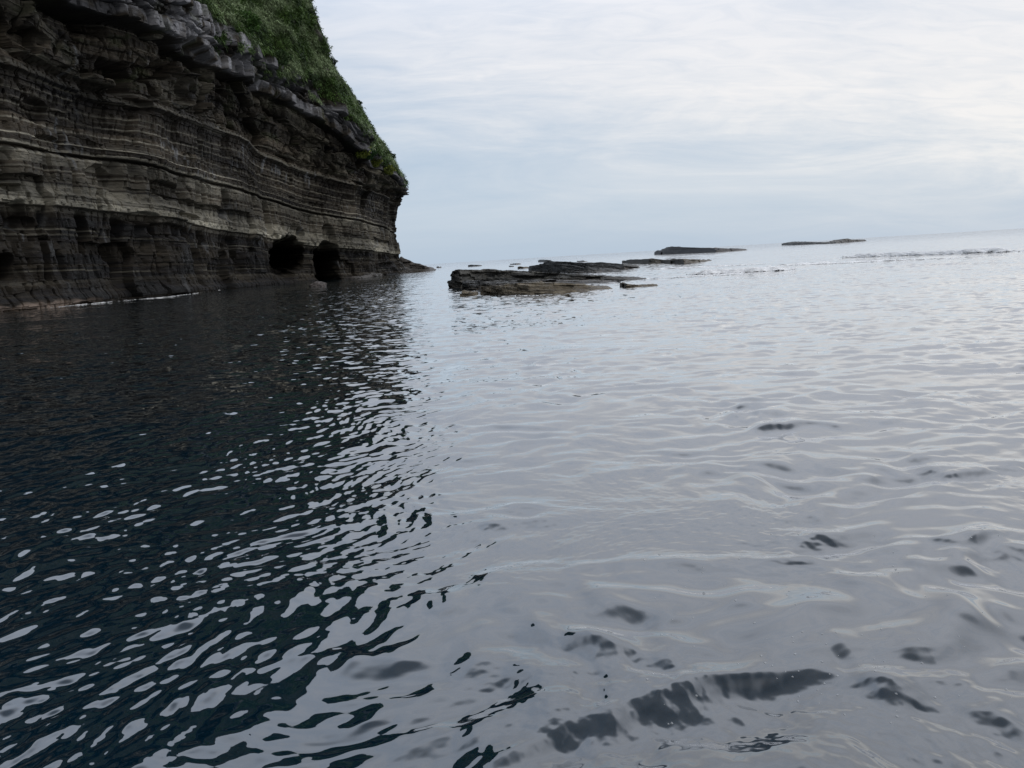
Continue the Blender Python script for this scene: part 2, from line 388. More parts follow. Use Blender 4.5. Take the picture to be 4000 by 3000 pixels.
# colour of the beds (the rock's own, with shade painted into the lower zone)
def mixc(a, b, t): return a + (b - a) * t[..., None]
dark = np.array([0.024, 0.020, 0.0155]); mid_c = np.array([0.076, 0.063, 0.046]); pale = np.array([0.40, 0.375, 0.30]); grey = np.array([0.30, 0.30, 0.32])
e = layers(-2, 42, 0.25, 1.2, 71); li = np.searchsorted(e, Sg + 0.15 * perlin(Ug / 8, Sg / 3, 72))
lr = rnd(li, 0 * li, 73)
c = mixc(dark, mid_c, np.clip(lr * 0.9 + 0.9 * fbm(Ug / 7, Sg / 2.2, 74, 4), 0, 1))
fine = layers(-2, 42, 0.08, 0.26, 75); fi = np.searchsorted(fine, Sg + 0.05 * perlin(Ug / 4, Sg / 2, 76))
c = c * (0.75 + 0.6 * rnd(fi, 0 * fi, 77) * (0.7 + 0.8 * perlin(Ug / 6, fi * 3.3, 78)))[..., None]
bandw = np.clip(1.25 + 0.9 * fbm(Ug / 9, Sg / 3, 79, 4), 0.5, 1)
def band(lo, hi, k, colr, soft=0.08):
    global c
    w = sstep(lo - soft, lo + soft, Sg) * (1 - sstep(hi - soft, hi + soft, Sg)) * np.clip(k * bandw, 0, 1)
    c = mixc(c, colr, w)
band(10.0, 10.75, 0.95, pale); band(10.85, 12.4, 0.65, pale * 0.72); band(12.6, 13.6, 0.3, pale * 0.6); band(9.3, 9.9, 0.35, pale * 0.6)
band(14.4, 15.3, 0.5, pale * 0.62); band(15.4, 15.8, 0.75, pale * 0.75, 0.05)
band(16.2, 16.5, 0.8, pale * 0.75, 0.05); band(17.2, 17.42, 0.8, pale * 0.8, 0.05)
for ls in (7.1, 13.9, 18.9, 20.4, 21.9, 26.2): band(ls - 0.08, ls + 0.10, 0.6, pale * 0.7, 0.04)
band(23.95, 24.7, 0.45, pale * 0.5); band(2.2, 2.5, 0.3, pale * 0.5)
# paler fresh rock faces high up
pf = sstep(0.02, 0.28, cid - 0.55) * mm * sstep(-0.25, 0.15, fbm(Ug / 5, Sg / 5, 81, 3))
c = mixc(c, np.array([0.135, 0.122, 0.092]), 0.85 * pf)
c = mixc(c, grey * (0.45 + 0.7 * hid[..., None]), 0.8 * mb * sstep(-0.35, 0.1, fbm(Ug / 3, Sg / 2, 82, 3)))
# guano streaks
st = sstep(0.30, 0.5, perlin(Ug / 0.7, Sg / 3.5, 83)) * sstep(0.15, 0.4, perlin(Ug / 9, Sg / 5, 84))
c = mixc(c, np.array([0.24, 0.25, 0.26]), 0.5 * st * (1 - sstep(30, 34, Sg)))
# black crevices of the beds stay the rock's colour; weed and coralline crust near the water
cr = (1 - sstep(0.25, 0.75, Zg + 0.35 * perlin(Ug / 2, Zg, 85))) * (1 - sstep(-34, -20, Ug - np.interp(90, dy_, DU) - 20))
c = mixc(c, np.array([0.26, 0.20, 0.16]), np.clip(cr, 0, 1) * 0.9)
mossm = sstep(0.1, 0.4, fbm(Ug / 4, Sg / 2.5, 86, 4)) * sstep(22, 30, Sg)
c = mixc(c, np.array([0.055, 0.065, 0.03]), 0.5 * mossm)
c = c * (1 - 0.50 * (1 - sstep(8.9, 9.7, Sg)) * (cr < 0.3))[..., None]  # wet lower zone darkened; its shade is also painted into the colour
c = c * (0.38 + 0.80 * sstep(-0.35, 0.40, fbm(Ug / 16, Sg / 7, 98, 4)))[..., None]          # seeping wet patches
for k in range(34):                                    # hairline pale laminae, each fading in and out along the bed
    ls = rnd(np.array(k), np.array(1), 95) * 38; w = 0.035 + 0.05 * rnd(np.array(k), np.array(2), 95)
    q = np.exp(-((Sg - ls - 0.06 * perlin(Ug / 5, 0 * Ug + k, 96)) / w) ** 2) * sstep(0.0, 0.35, perlin(Ug / 18 + 13 * k, 0 * Ug, 97))
    c = mixc(c, pale * 0.42, 0.8 * q)
c = np.clip(c, 0.008, 0.6)

# ---- grass slope above the caprock: leans back, tops out on the skyline
SKY = np.array([(-3000, -5200), (-1500, -4200), (0, -2700), (600, -1500), (1000, -620), (1195, -200), (1225, 0), (1228, 36), (1262, 72), (1275, 130), (1278, 190), (1298, 232), (1296, 275), (1330, 330), (1372, 378),
                (1420, 425), (1440, 470), (1470, 515), (1500, 555), (1530, 590), (1550, 622), (1556, 660), (1566, 690), (1590, 722), (1640, 900), (3000, 1500)], float)
NS = 150
tt = np.linspace(0, 1, NS)
offG = off[-1]
offS = np.convolve(np.r_[np.full(20, offG[0]), offG, np.full(20, offG[-1])], np.hanning(41) / np.hanning(41).sum(), 'valid')
kback = np.interp(np.interp(u_c, DU, ppx), [0, 900, 1100, 1200, 1300, 1380, 1450], [0.5, 0.45, 0.30, 0.10, 0.16, 0.35, 0.52])
kback[Y0 < 50] = 0.5; kback[u_c > U_CORNER - 6] = 0.52
def back(zr, k=None): return -(kback if k is None else k) * zr
hh = np.linspace(0.05, 62, 500)
TOP = np.zeros(NCOL)
for i in range(NCOL):
    if Y0[i] < 40: TOP[i] = 45; continue
    if u_c[i] > U_CORNER + 1: TOP[i] = 0.4; continue
    o_ = offS[i] + back(hh, kback[i])
    p = project(X0[i] + nx[i] * o_, Y0[i] + ny[i] * o_, zG[i] + hh)
    below = p[1] > np.interp(p[0], SKY[:, 0], SKY[:, 1])
    k = np.argmax(~below) if (~below).any() else len(hh) - 1
    TOP[i] = max(hh[k], 0.3)
kk = np.hanning(9); kk /= kk.sum()
TOP = np.convolve(np.r_[np.full(4, TOP[0]), TOP, np.full(4, TOP[-1])], kk, 'valid')
TOP = np.minimum(TOP + 0.6, 60)
hz = tt[:, None] * TOP
blend = sstep(0, 0.12, tt)[:, None]
bo = offG * (1 - blend) + offS * blend + back(hz) + (1.3 * fbm(Ug[:NS] / 6, hz / 6, 91, 4) + 0.6 * perlin(Ug[:NS] / 2, hz / 2.5, 92)) * sstep(0, 0.06, tt)[:, None]
Xs, Ys, Zs = X0 + nx * bo, Y0 + ny * bo, zG + hz
# cliff-coloured slope base: bare rock patches near the skyline, soil elsewhere
soil = np.array([0.045, 0.05, 0.025]); pxs, pys = project(Xs, np.maximum(Ys, 5), Zs)
bare = sstep(0.02, 0.3, fbm(Ug[:NS] / 5, hz / 4, 93, 4) + 0.25 * (pxs > 1380) - 0.15)
rk = ((pxs > 1168) & (pxs < 1262) & (pys < 175) & (np.interp(pxs, SKY[:, 0], SKY[:, 1]) > pys - 110)).astype(float)
bare = np.clip(np.maximum(bare * 0.8, rk), 0, 1)
cs = mixc(soil, np.array([0.10, 0.095, 0.085]), bare) * (0.7 + 0.6 * rnd(np.arange(NS)[:, None], np.arange(NCOL)[None, :], 94))[..., None]
# land on top, running back inland
xb1 = Xs[-1] - nx * 8; yb1 = Ys[-1] - ny * 8; xb2 = Xs[-1] - 130; yb2 = Ys[-1] - ny * 20
Xall = np.vstack([Xg, Xs[1:], xb1[None], xb2[None]]); Yall = np.vstack([Yg, Ys[1:], yb1[None], yb2[None]])
Zall = np.vstack([Zg, Zs[1:], (Zs[-1] + 0.3)[None], (Zs[-1] - 3)[None]])
Call = np.concatenate([c, cs[1:], np.broadcast_to(soil, (2, NCOL, 3))])
V = np.stack([Xall, Yall, Zall], -1).reshape(-1, 3)
cliff = mesh_obj('sea_cliff', V, grid_faces(Xall.shape[0], NCOL, True), MAT_CLIFF, smooth=False, cols=Call.reshape(-1, 3))
tag(cliff, 'dark layered sea cliff with a pale band, caves at the water and green top', kind='structure')

# ---------------------------------------------------------------- vegetation of the slope
def blades(P, Nrm, size, width, lean, ncl, cols, seed, spread=0.35, droop=0.3):
    """clumps of narrow leaf faces; P clump roots, one quad per leaf"""
    r = np.random.default_rng(seed); n = len(P)
    root = np.repeat(P, ncl, 0) + r.normal(0, spread, (n * ncl, 3)) * np.repeat(size, ncl)[:, None] * 0.6
    d = np.repeat(Nrm, ncl, 0) * lean + r.normal(0, 0.55, (n * ncl, 3)) + np.array([0, 0, 0.55])
    d /= np.linalg.norm(d, axis=1)[:, None]
    L = np.repeat(size, ncl) * r.uniform(0.5, 1.15, n * ncl)
    side = np.cross(d, r.normal(0, 1, (n * ncl, 3))); side /= np.linalg.norm(side, axis=1)[:, None] + 1e-9
    w = L * width * r.uniform(0.6, 1.3, n * ncl)
    tip = root + d * L[:, None] + np.array([0, 0, -1]) * (droop * L)[:, None]
    midp = root + d * (L * 0.6)[:, None]
    Vv = np.stack([root, midp - side * w[:, None], tip, midp + side * w[:, None]], 1).reshape(-1, 3)
    Ff = np.arange(len(Vv)).reshape(-1, 4)
    cc = np.repeat(cols, ncl, 0) * r.uniform(0.65, 1.4, (n * ncl, 1))
    return Vv, Ff, np.repeat(cc, 4, 0)
# sample roots on the slope, weighted to where it shows
rs = np.random.default_rng(8)
area_col = np.gradient(u_c)[None, :] * np.gradient(hz, axis=0) * 1.15
w_ = area_col * (Ys > 60) * (pxs > -50) * (pxs < 1620) * (pys > -500) * (1 - bare * 0.75) * np.where(pys < -40, 0.3, 1.0)
w_ = np.maximum(w_, 0).ravel(); w_ /= w_.sum()
ids = rs.choice(len(w_), 46000, p=w_)
ri, ci = np.unravel_index(ids, Xs.shape)
P = np.stack([Xs[ri, ci], Ys[ri, ci], Zs[ri, ci]], -1)
Nrm = np.stack([nx[ci], ny[ci], np.full(len(ci), 0.6)], -1)
mcap = (Sg > 38.2) & (Yg > 60) & (fbm(Ug / 3.5, Sg / 1.6, 102, 3) + 0.10 * (Sg - 39.6) > 0.22) & (np.interp(Ug, DU, ppx) > 840)
ra, ca = np.nonzero(mcap); pick = rs.choice(len(ra), min(7000, len(ra)), p=(lambda w: w / w.sum())(np.gradient(u_c)[ca])); ra, ca = ra[pick], ca[pick]
ids2 = rs.random(len(ra)) < 0.7; ra, ca = ra[ids2], ca[ids2]
P = np.vstack([P, np.stack([Xg[ra, ca], Yg[ra, ca], Zg[ra, ca]], -1)])
Nrm = np.vstack([Nrm, np.stack([nx[ca], ny[ca], np.full(len(ca), 0.3)], -1)])
gn = fbm(P[:, 1] / 7, P[:, 2] / 5, 101, 3); gn2 = fbm(P[:, 1] / 2.5, P[:, 2] / 2.5, 104, 3)
g_dark = np.array([0.022, 0.046, 0.012]); g_mid = np.array([0.085, 0.150, 0.035]); g_pale = np.array([0.25, 0.32, 0.17])
gc = mixc(g_dark, g_mid, np.clip(0.5 + 1.6 * gn2, 0, 1)); gc = mixc(gc, g_pale, sstep(-0.1, 0.35, gn))
sz = rs.uniform(0.4, 1.1, len(P)) * (1 + 0.9 * np.clip(gn2, 0, 1))
Vv, Ff, cc = blades(P, Nrm, sz, 0.075, 0.8, 10, gc, 9, droop=0.55)
g_o = mesh_obj('grass', Vv, Ff, MAT_LEAF, smooth=False, cols=cc)
tag(g_o, 'long green grass and low scrub hanging down the top of the cliff', 'grass', kind='stuff')

def bush(px, py, rad, label, col, group=None, cat='shrub', name='shrub', lift=0.0, n=420):
    """leafy shrub rooted on the slope or wall under the pixel"""
    dd = np.hypot(project(Xall[:, ::3], np.maximum(Yall[:, ::3], 5), Zall[:, ::3])[0] - px, project(Xall[:, ::3], np.maximum(Yall[:, ::3], 5), Zall[:, ::3])[1] - py)
    dd = np.where(Yall[:, ::3] < 40, 1e9, dd)
    dd = dd + 0.02 * Yall[:, ::3]
    a, b = np.unravel_index(np.argmin(dd), dd.shape)
    c0 = np.array([Xall[a, b * 3], Yall[a, b * 3], Zall[a, b * 3]]); nn = np.array([nx[b * 3], ny[b * 3], 0.5])
    r = np.random.default_rng(int(px * 7 + py))
    t_ = bpy.data.objects.new(name, None); COL.objects.link(t_); t_.location = c0 - nn * 0.1
    tag(t_, label, cat, group)
    dirs = r.normal(0, 1, (n, 3)); dirs /= np.linalg.norm(dirs, axis=1)[:, None]
    rad_ = rad * (0.55 + 0.5 * r.random(n) ** 0.5) * (1 + 0.35 * np.sin(dirs[:, 0] * 4 + px) * np.cos(dirs[:, 2] * 5))
    Pp = nn * rad * 0.8 + dirs * rad_[:, None] * np.array([1, 1, 0.75]) + np.array([0, 0, lift])
    V1, F1, C1 = blades(Pp, dirs, np.full(n, rad * 0.32), 0.3, 1.0, 3, np.tile(col, (n, 1)) * r.uniform(0.6, 1.5, (n, 1)), int(px))
    mesh_obj('foliage', V1, F1, MAT_LEAF, t_, False, C1)
    # stems
    SV, SF = [], []
    for k in range(5):
        a0 = np.array([0, 0, -0.15]); a1 = Pp[r.integers(n)] * 0.8; w = rad * 0.035
        q = np.array([[-w, 0, 0], [w, 0, 0], [0, w, 0]])
        b_ = len(SV); SV += list(a0 + q * 1.5) + list(a1 + q * 0.5)
        SF += [(b_, b_ + 1, b_ + 4, b_ + 3), (b_ + 1, b_ + 2, b_ + 5, b_ + 4), (b_ + 2, b_, b_ + 3, b_ + 5)]
    mesh_obj('stem', np.array(SV), np.array(SF), MAT_LEAF, t_, False, np.tile([0.05, 0.04, 0.025], (len(SV), 1)))
    return t_
YG = np.array([0.20, 0.24, 0.045])
bush(1395, 600, 1.5, 'yellow green shrub on the ledge below the caprock, the larger left one of that ledge', YG)
bush(1450, 640, 1.3, 'yellow green shrub on the ledge below the caprock, right of the larger one', YG * 0.9)
bush(1505, 672, 1.2, 'low yellowish shrub nearest the jutting seaward corner of the cliff', YG * 0.8)
bush(1425, 610, 1.3, 'dark green shrub between the yellow green shrubs on the ledge', np.array([0.03, 0.075, 0.02]))
bush(930, 110, 2.0, 'round bright green bush hanging over the grey blocks at the lower edge of the grass', np.array([0.06, 0.12, 0.03]))
bush(1085, 235, 1.3, 'small green bush in the crack between the pale grey blocks', np.array([0.05, 0.09, 0.03]))
bush(1292, 245, 0.75, 'spiky dark plant leaning out from the cliff edge over the sea', np.array([0.018, 0.035, 0.012]))
bush(1352, 345, 0.4, 'tiny lone plant sticking up from the grassy skyline', np.array([0.02, 0.03, 0.015]), lift=0.5, n=90)
bush(1400, 400, 0.7, 'small bush on the grassy skyline above the yellow green ledge shrubs', np.array([0.03, 0.06, 0.02]))
bush(1540, 610, 0.8, 'bushy green plant on the skyline just above the cliff corner', np.array([0.04, 0.08, 0.025]))

# ---------------------------------------------------------------- rocks in the sea
def shelf_rock(name, base, top, depth, label=None, group=None, parent=None, cat='rock', tilt=0.0, cols=((0.035, 0.034, 0.032), (0.075, 0.07, 0.06)),
               step=0.17, seed=1, jag=0.35, res=0.05, wet_front=None, dist=None, topcol=None, ragged=0.25):
    """bedded rock lofted along its seaward face. base: pixels where it meets the water, left to right; top: pixels of its upper outline."""
    base = np.array(base, float); top = np.array(top, float)
    gx, gy = ground(base[:, 0], base[:, 1])
    if dist is not None:                                   # base hidden: stands at a known distance
        d = ray(base[:, 0], horizon(base[:, 0])); gy = np.full(len(gx), float(dist)); gx = d[:, 0] / d[:, 1] * dist
    L = np.r_[0, np.cumsum(np.hypot(np.diff(gx), np.diff(gy)))]
    n = int(np.clip(L[-1] / res, 60, 700)); t = np.linspace(0, L[-1], n)
    bx, by = np.interp(t, L, gx), np.interp(t, L, gy)
    bpx = project(bx, by, np.zeros(n))[0]
    tpy = np.interp(bpx, top[:, 0], top[:, 1])
    d = ray(bpx, tpy); zt = CAM_H + d[:, 2] / d[:, 1] * (by + 0.15 * depth)
    zt = np.maximum(zt + 0.10 * fbm(t / (step * 7), 0 * t, seed, 3), 0.06)
    endf = np.minimum(np.where(t > 0, 1.0, 0.0), sstep(0, step * 3, t[-1] - t))
    # cross-section rows: front face from below water, then top, then back
    nf = 46; nt_ = 34; nb = 8
    v = np.concatenate([np.linspace(0, 1, nf), np.linspace(1, 2, nt_)[1:], np.linspace(2, 3, nb)[1:]])
    T, Vv_ = np.meshgrid(t, v); ZT = zt[None, :]
    BX, BY = np.meshgrid(bx, v)[0], np.meshgrid(by, v)[0]
    ff = np.clip(Vv_, 0, 1); z = -0.5 + ff * (ZT + 0.5)
    lay = np.floor((z + 0.02 * perlin(T, z, seed)) / step + tilt * T / step)
    inset = jag * (rnd(lay, 0 * lay, seed) - 0.15) + jag * 0.8 * perlin(T / (step * 9), lay * 5.1, seed + 2) + 0.25 * jag * fbm(T / (step * 2), z / step, seed + 3, 3)
    blk = np.floor(T / (step * 5.5) + rnd(lay, 0 * lay, seed + 7) * 3); inset = inset + jag * 0.7 * (rnd(blk, lay, seed + 6) - 0.5)
    ff2 = np.clip(z / np.maximum(ZT, .1), 0, 1)
    yb = inset + depth * 0.12 * ff2
    tf = np.clip(Vv_ - 1, 0, 1); yt = depth * tf
    ztop = ZT - tf * ZT * 0.30 + 0.6 * step * 0.55 * np.round(1.3 * fbm(T / (step * 12), tf * depth / (step * 6), seed + 4, 3) * 2) * sstep(0, 0.06, tf) * ragged / 0.25 * 0.6 + 0.03 * fbm(T / step, tf * depth / step, seed + 8, 3)
    bf = np.clip(Vv_ - 2, 0, 1)
    yy = np.where(Vv_ <= 1, yb, yb[nf - 1][None] + yt); zz = np.where(Vv_ <= 1, z, ztop)
    zlast = ztop[nf + nt_ - 2][None]
    zz = np.where(Vv_ > 2, zlast * (1 - bf) - 0.5 * bf, zz); yy = np.where(Vv_ > 2, yy + bf * 0.4, yy)
    # ragged left end with the beds stepping back
    shift = (rnd(lay, 0 * lay, seed + 11) - 0.2) * jag * 0.9
    XX = BX + np.where(T < step * 6, shift * (1 - T / (step * 6)), 0)
    Yw = BY + yy
    e_ = np.broadcast_to(endf[None, :], zz.shape)
    zz = -0.5 + (zz + 0.5) * e_
    ln = rnd(np.floor(zz / step * 1.7 + tilt * T / step), 0 * T, seed + 5)
    cc_ = mixc(np.array(cols[0]), np.array(cols[1]), np.clip(ln * 0.6 + 0.25 + 0.7 * fbm(T / (step * 4), zz / step, seed + 9, 3), 0, 1))
    if topcol is not None:
        cc_ = mixc(cc_, np.array(topcol), sstep(0.95, 1.1, Vv_) * sstep(-0.4, 0.2, fbm(T / (step * 6), Vv_ * 4, seed + 12, 3)))
    # crust of weed and barnacles where the water reaches
    cc_ = mixc(cc_, np.array(wet_front if wet_front is not None else (0.09, 0.07, 0.05)), (1 - sstep(0.1, 0.5, zz)) * 0.6 * sstep(-0.3, 0.3, fbm(T / step, zz / step * 2, seed + 10, 3)))
    Vx = np.stack([XX, Yw, zz], -1).reshape(-1, 3)
    org = np.array([bx.mean(), by.mean() + depth / 2, 0]) if parent is None else np.array(parent['org'])
    F = grid_faces(len(v), n)
    # close both ends
    o = mesh_obj(name, Vx - org, F, MAT_REEF, parent, False, cc_.reshape(-1, 3))
    if parent is None:
        o.location = org; tag(o, label, cat, group)
    return o

# nearest reef: several tilted slabs that move together
root = bpy.data.objects.new('rock_reef', None); COL.objects.link(root)
gx, gy = ground(np.array(2050.), np.array(1120.)); root.location = (float(gx), float(gy), 0); root['org'] = [float(gx), float(gy), 0.0]
tag(root, 'nearest and largest reef, dark tilted slabs with a brown front ledge', 'reef')
G1 = (0.033, 0.034, 0.033), (0.12, 0.115, 0.10)
BR = (0.06, 0.05, 0.035), (0.24, 0.20, 0.14)
shelf_rock('rock_slab', [(1742, 1126), (1800, 1126), (1900, 1118), (2100, 1110), (2400, 1096), (2560, 1090)],
           [(1742, 1118), (1748, 1098), (1760, 1078), (1768, 1060), (1782, 1053), (1878, 1053), (1890, 1050), (1960, 1054), (2062, 1060), (2150, 1064), (2250, 1070), (2400, 1079), (2500, 1086), (2560, 1090)],
           5.0, parent=root, tilt=0.06, cols=G1, seed=3, step=0.2, jag=0.5, topcol=(0.10, 0.10, 0.10))
shelf_rock('rock_slab', [(1800, 1137), (1900, 1134), (2050, 1122), (2300, 1108), (2450, 1103)],
           [(1800, 1100), (1830, 1097), (1900, 1098), (2000, 1096), (2150, 1094), (2300, 1098), (2450, 1102)],
           4.0, parent=root, cols=((0.02, 0.021, 0.021), (0.055, 0.055, 0.052)), tilt=0.06, seed=13, step=0.16, jag=0.45, topcol=(0.13, 0.125, 0.12))
shelf_rock('rock_slab', [(1866, 1148), (1950, 1150), (2072, 1151), (2160, 1147), (2246, 1141), (2330, 1134), (2430, 1126)],
           [(1866, 1128), (1880, 1117), (1950, 1115), (2050, 1105), (2120, 1103), (2200, 1104), (2280, 1112), (2330, 1120), (2400, 1124), (2430, 1126)],
           3.2, parent=root, cols=BR, tilt=0.06, seed=23, step=0.22, jag=0.35, topcol=(0.17, 0.155, 0.13))
shelf_rock('rock_slab', [(1796, 1156), (1830, 1153), (1880, 1149)], [(1796, 1137), (1808, 1135), (1860, 1141), (1880, 1143)],
           1.6, parent=root, cols=BR, tilt=0.06, seed=33, step=0.12, jag=0.2)
shelf_rock('rock_slab', [(1990, 1108), (2150, 1100), (2380, 1093), (2470, 1090)], [(1990, 1092), (2150, 1086), (2300, 1088), (2470, 1088)],
           3.0, parent=root, cols=((0.04, 0.04, 0.04), (0.12, 0.115, 0.105)), tilt=0.06, seed=43, step=0.12, jag=0.4)

root2 = bpy.data.objects.new('rock_reef', None); COL.objects.link(root2)
root2['org'] = [8.0, 105.0, 0.0]; root2.location = (8, 105, 0)
tag(root2, 'second reef of blackish tilted slabs just behind the nearest reef, tapering right into white water', 'reef')
G2 = (0.022, 0.024, 0.024), (0.06, 0.06, 0.055)
shelf_rock('rock_slab', [(2065, 1061), (2200, 1066), (2300, 1066), (2400, 1062), (2450, 1058)],
           [(2065, 1041), (2085, 1037), (2120, 1031), (2200, 1034), (2300, 1042), (2400, 1052), (2450, 1056)], 8, parent=root2, tilt=0.06, cols=G2, seed=5, step=0.35, jag=0.8, res=0.1)
shelf_rock('rock_slab', [(2120, 1054), (2300, 1056), (2440, 1052), (2515, 1044)],
           [(2120, 1027), (2147, 1020), (2200, 1021), (2290, 1026), (2330, 1025), (2375, 1025), (2440, 1031), (2480, 1034), (2515, 1041)], 9, parent=root2, tilt=0.06, cols=G2, seed=15, step=0.4, jag=0.9, res=0.1)
shelf_rock('rock_slab', [(2230, 1068), (2330, 1066), (2450, 1060)], [(2230, 1062), (2330, 1061), (2450, 1058)], 2.5, parent=root2, tilt=0.06, cols=G2, seed=25, step=0.2, jag=0.4, res=0.1)

root3 = bpy.data.objects.new('rock_reef', None); COL.objects.link(root3)
root3['org'] = [48.0, 340.0, 0.0]; root3.location = (48, 340, 0)
tag(root3, 'long dark wedge of rock high at its left end, standing alone near the horizon', 'reef')
shelf_rock('rock_slab', [(2581, 995), (2630, 993), (2800, 986), (2880, 980), (2934, 976)],
           [(2581, 981), (2585, 976), (2612, 976), (2617, 964), (2640, 963), (2700, 966), (2800, 968), (2880, 971), (2934, 974)], 14, parent=root3,
           cols=((0.025, 0.024, 0.026), (0.06, 0.055, 0.05)), seed=6, step=1.0, jag=1.6, res=0.25)
root4 = bpy.data.objects.new('rock_reef', None); COL.objects.link(root4)
root4['org'] = [250.0, 630.0, 0.0]; root4.location = (250, 630, 0)
tag(root4, 'farthest low rocky islet with a rise at its right end, just under the horizon', 'reef')
shelf_rock('rock_slab', [(3092, 956), (3150, 955), (3260, 950), (3290, 948)], [(3092, 951), (3100, 945), (3115, 943), (3180, 944), (3250, 947), (3290, 946)], 20, parent=root4,
           cols=((0.04, 0.036, 0.036), (0.08, 0.072, 0.06)), seed=7, step=1.2, jag=2.0, res=0.5)
shelf_rock('rock_slab', [(3262, 951), (3300, 948), (3350, 944), (3393, 941)], [(3262, 947), (3280, 942), (3300, 939), (3305, 934), (3322, 932), (3335, 935), (3385, 935), (3393, 939)], 20, parent=root4,
           cols=((0.04, 0.038, 0.036), (0.09, 0.08, 0.06)), seed=8, step=1.2, jag=2.0, res=0.5)
BG = (0.055, 0.05, 0.04), (0.14, 0.12, 0.085)
shelf_rock('flat_rock', [(2458, 1030), (2540, 1031), (2626, 1028)], [(2458, 1016), (2470, 1015), (2540, 1012), (2560, 1010), (2600, 1014), (2626, 1025)], 8,
           'flat brown rock between the second reef and its paler flat neighbour, left of the pair', 'flat rocks right of the second reef', cols=BG, seed=9, step=0.4, jag=0.9, res=0.15)
shelf_rock('flat_rock', [(2628, 1030), (2680, 1032), (2740, 1025), (2792, 1017)], [(2628, 1014), (2650, 1012), (2700, 1012), (2750, 1014), (2792, 1015)], 8,
           'flat brown rock tapering right into the white water, right of the pair', 'flat rocks right of the second reef', cols=BG, seed=10, step=0.4, jag=0.9, res=0.15)
shelf_rock('rock', [(2436, 1122), (2450, 1127), (2500, 1122), (2590, 1115)], [(2436, 1104), (2446, 1107), (2470, 1112), (2520, 1114), (2590, 1114)], 1.6,
           'small low wedge of brown rock off the right end of the nearest reef', cols=BR, seed=11, step=0.12, jag=0.25)
shelf_rock('rock', [(1828, 1042), (1850, 1041), (1888, 1039)], [(1828, 1036), (1840, 1034), (1860, 1035), (1888, 1038)], 6,
           'small dark rock alone between the cliff tip and the nearest reef', cols=G1, seed=12, step=0.5, jag=0.8, res=0.2)
shelf_rock('rock', [(1990, 1034), (2015, 1034), (2040, 1032)], [(1990, 1032), (2010, 1029), (2025, 1029), (2040, 1031)], 5,
           'farther of two tiny dark rocks behind the middle of the nearest reef', cols=G1, seed=14, step=0.5, jag=0.8, res=0.2)
shelf_rock('rock', [(1985, 1042), (2000, 1042), (2013, 1041)], [(1985, 1039), (2000, 1038), (2013, 1040)], 2,
           'nearer, smaller of two tiny dark rocks behind the middle of the nearest reef', cols=G1, seed=16, step=0.3, jag=0.4, res=0.1)
shelf_rock('rock', [(2020, 1050), (2045, 1049), (2075, 1046)], [(2020, 1043), (2030, 1042), (2060, 1043), (2075, 1044)], 3,
           'low brown rock touching the left end of the second reef', cols=BR, seed=17, step=0.25, jag=0.4, res=0.1)
shelf_rock('rock', [(2104, 1024), (2130, 1024), (2165, 1022)], [(2104, 1017), (2112, 1014), (2140, 1015), (2165, 1018)], 8,
           'dark rock showing just above the top of the second reef', cols=G1, seed=18, step=0.5, jag=0.8, res=0.2)
shelf_rock('rock', [(2255, 1023), (2280, 1023), (2300, 1021)], [(2255, 1021), (2275, 1018), (2300, 1020)], 5,
           'thin sliver of rock on the sea behind the second reef', cols=G1, seed=19, step=0.5, jag=0.8, res=0.2)
shelf_rock('rock', [(1704, 1047), (1712, 1047), (1724, 1046)], [(1704, 1042), (1712, 1040), (1717, 1043), (1722, 1041), (1724, 1044)], 2.5,
           'small pointed rock just off the low tip of the cliff', cols=G1, seed=20, step=0.4, jag=0.5, res=0.1)
# ledges at the foot of the headland
shelf_rock('rock_shelf', [(1395, 1088), (1450, 1082), (1500, 1074), (1570, 1068), (1640, 1062), (1690, 1056)],
           [(1395, 1080), (1450, 1072), (1500, 1064), (1550, 1046), (1580, 1042), (1620, 1046), (1660, 1050), (1690, 1053)], 12,
           'low layered shelf of rock running out from the foot of the cliff corner', cat='rock shelf', cols=((0.04, 0.037, 0.034), (0.09, 0.08, 0.07)), seed=24, step=0.35, jag=0.9, res=0.1)
shelf_rock('rock_shelf', [(1560, 1050), (1610, 1050), (1650, 1049), (1690, 1051)],
           [(1560, 1000), (1575, 1008), (1600, 1018), (1612, 1026), (1640, 1030), (1655, 1038), (1690, 1049)], 14,
           'stepped point of dark rock sloping into the sea at the seaward end of the cliff', cat='rock shelf', dist=214, cols=((0.04, 0.037, 0.034), (0.09, 0.08, 0.07)), seed=26, step=0.5, jag=1.0, res=0.1)

def boulder(px, py, rx, rz, label, col, seed, group=None):
    gx, gy = ground(np.array(float(px)), np.array(float(py)))
    n, m = 64, 32
    th = np.linspace(0, 2 * math.pi, n); ph = np.linspace(-0.5 * math.pi, 0.5 * math.pi, m)
    T, P_ = np.meshgrid(th, ph)
    x = np.cos(T) * np.cos(P_); y = np.sin(T) * np.cos(P_); z = np.sin(P_)
    s_ = 1 + 0.22 * fbm(x * 1.5 + 5, z * 1.5 + y, seed, 4) + 0.12 * perlin(x * 3, y * 3 + z * 2, seed + 1)
    s_[:, -1] = s_[:, 0]
    Vb = np.stack([x * rx * s_, y * rx * 0.8 * s_, z * rz * s_ + 0.1 * x * rz], -1).reshape(-1, 3)
    col_ = np.array(col) * (0.7 + 0.6 * rnd(np.arange(len(Vb)), 0, seed))[:, None]
    o = mesh_obj('boulder', Vb, grid_faces(m, n), MAT_REEF, None, False, col_)
    o.location = (float(gx), float(gy) + rx * 0.6, 0); tag(o, label, 'boulder', group); return o
boulder(1237, 1120, 1.1, 0.62, 'rounded pale pinkish boulder in the water in front of the rock pillar between the caves', (0.09, 0.078, 0.072), 5)
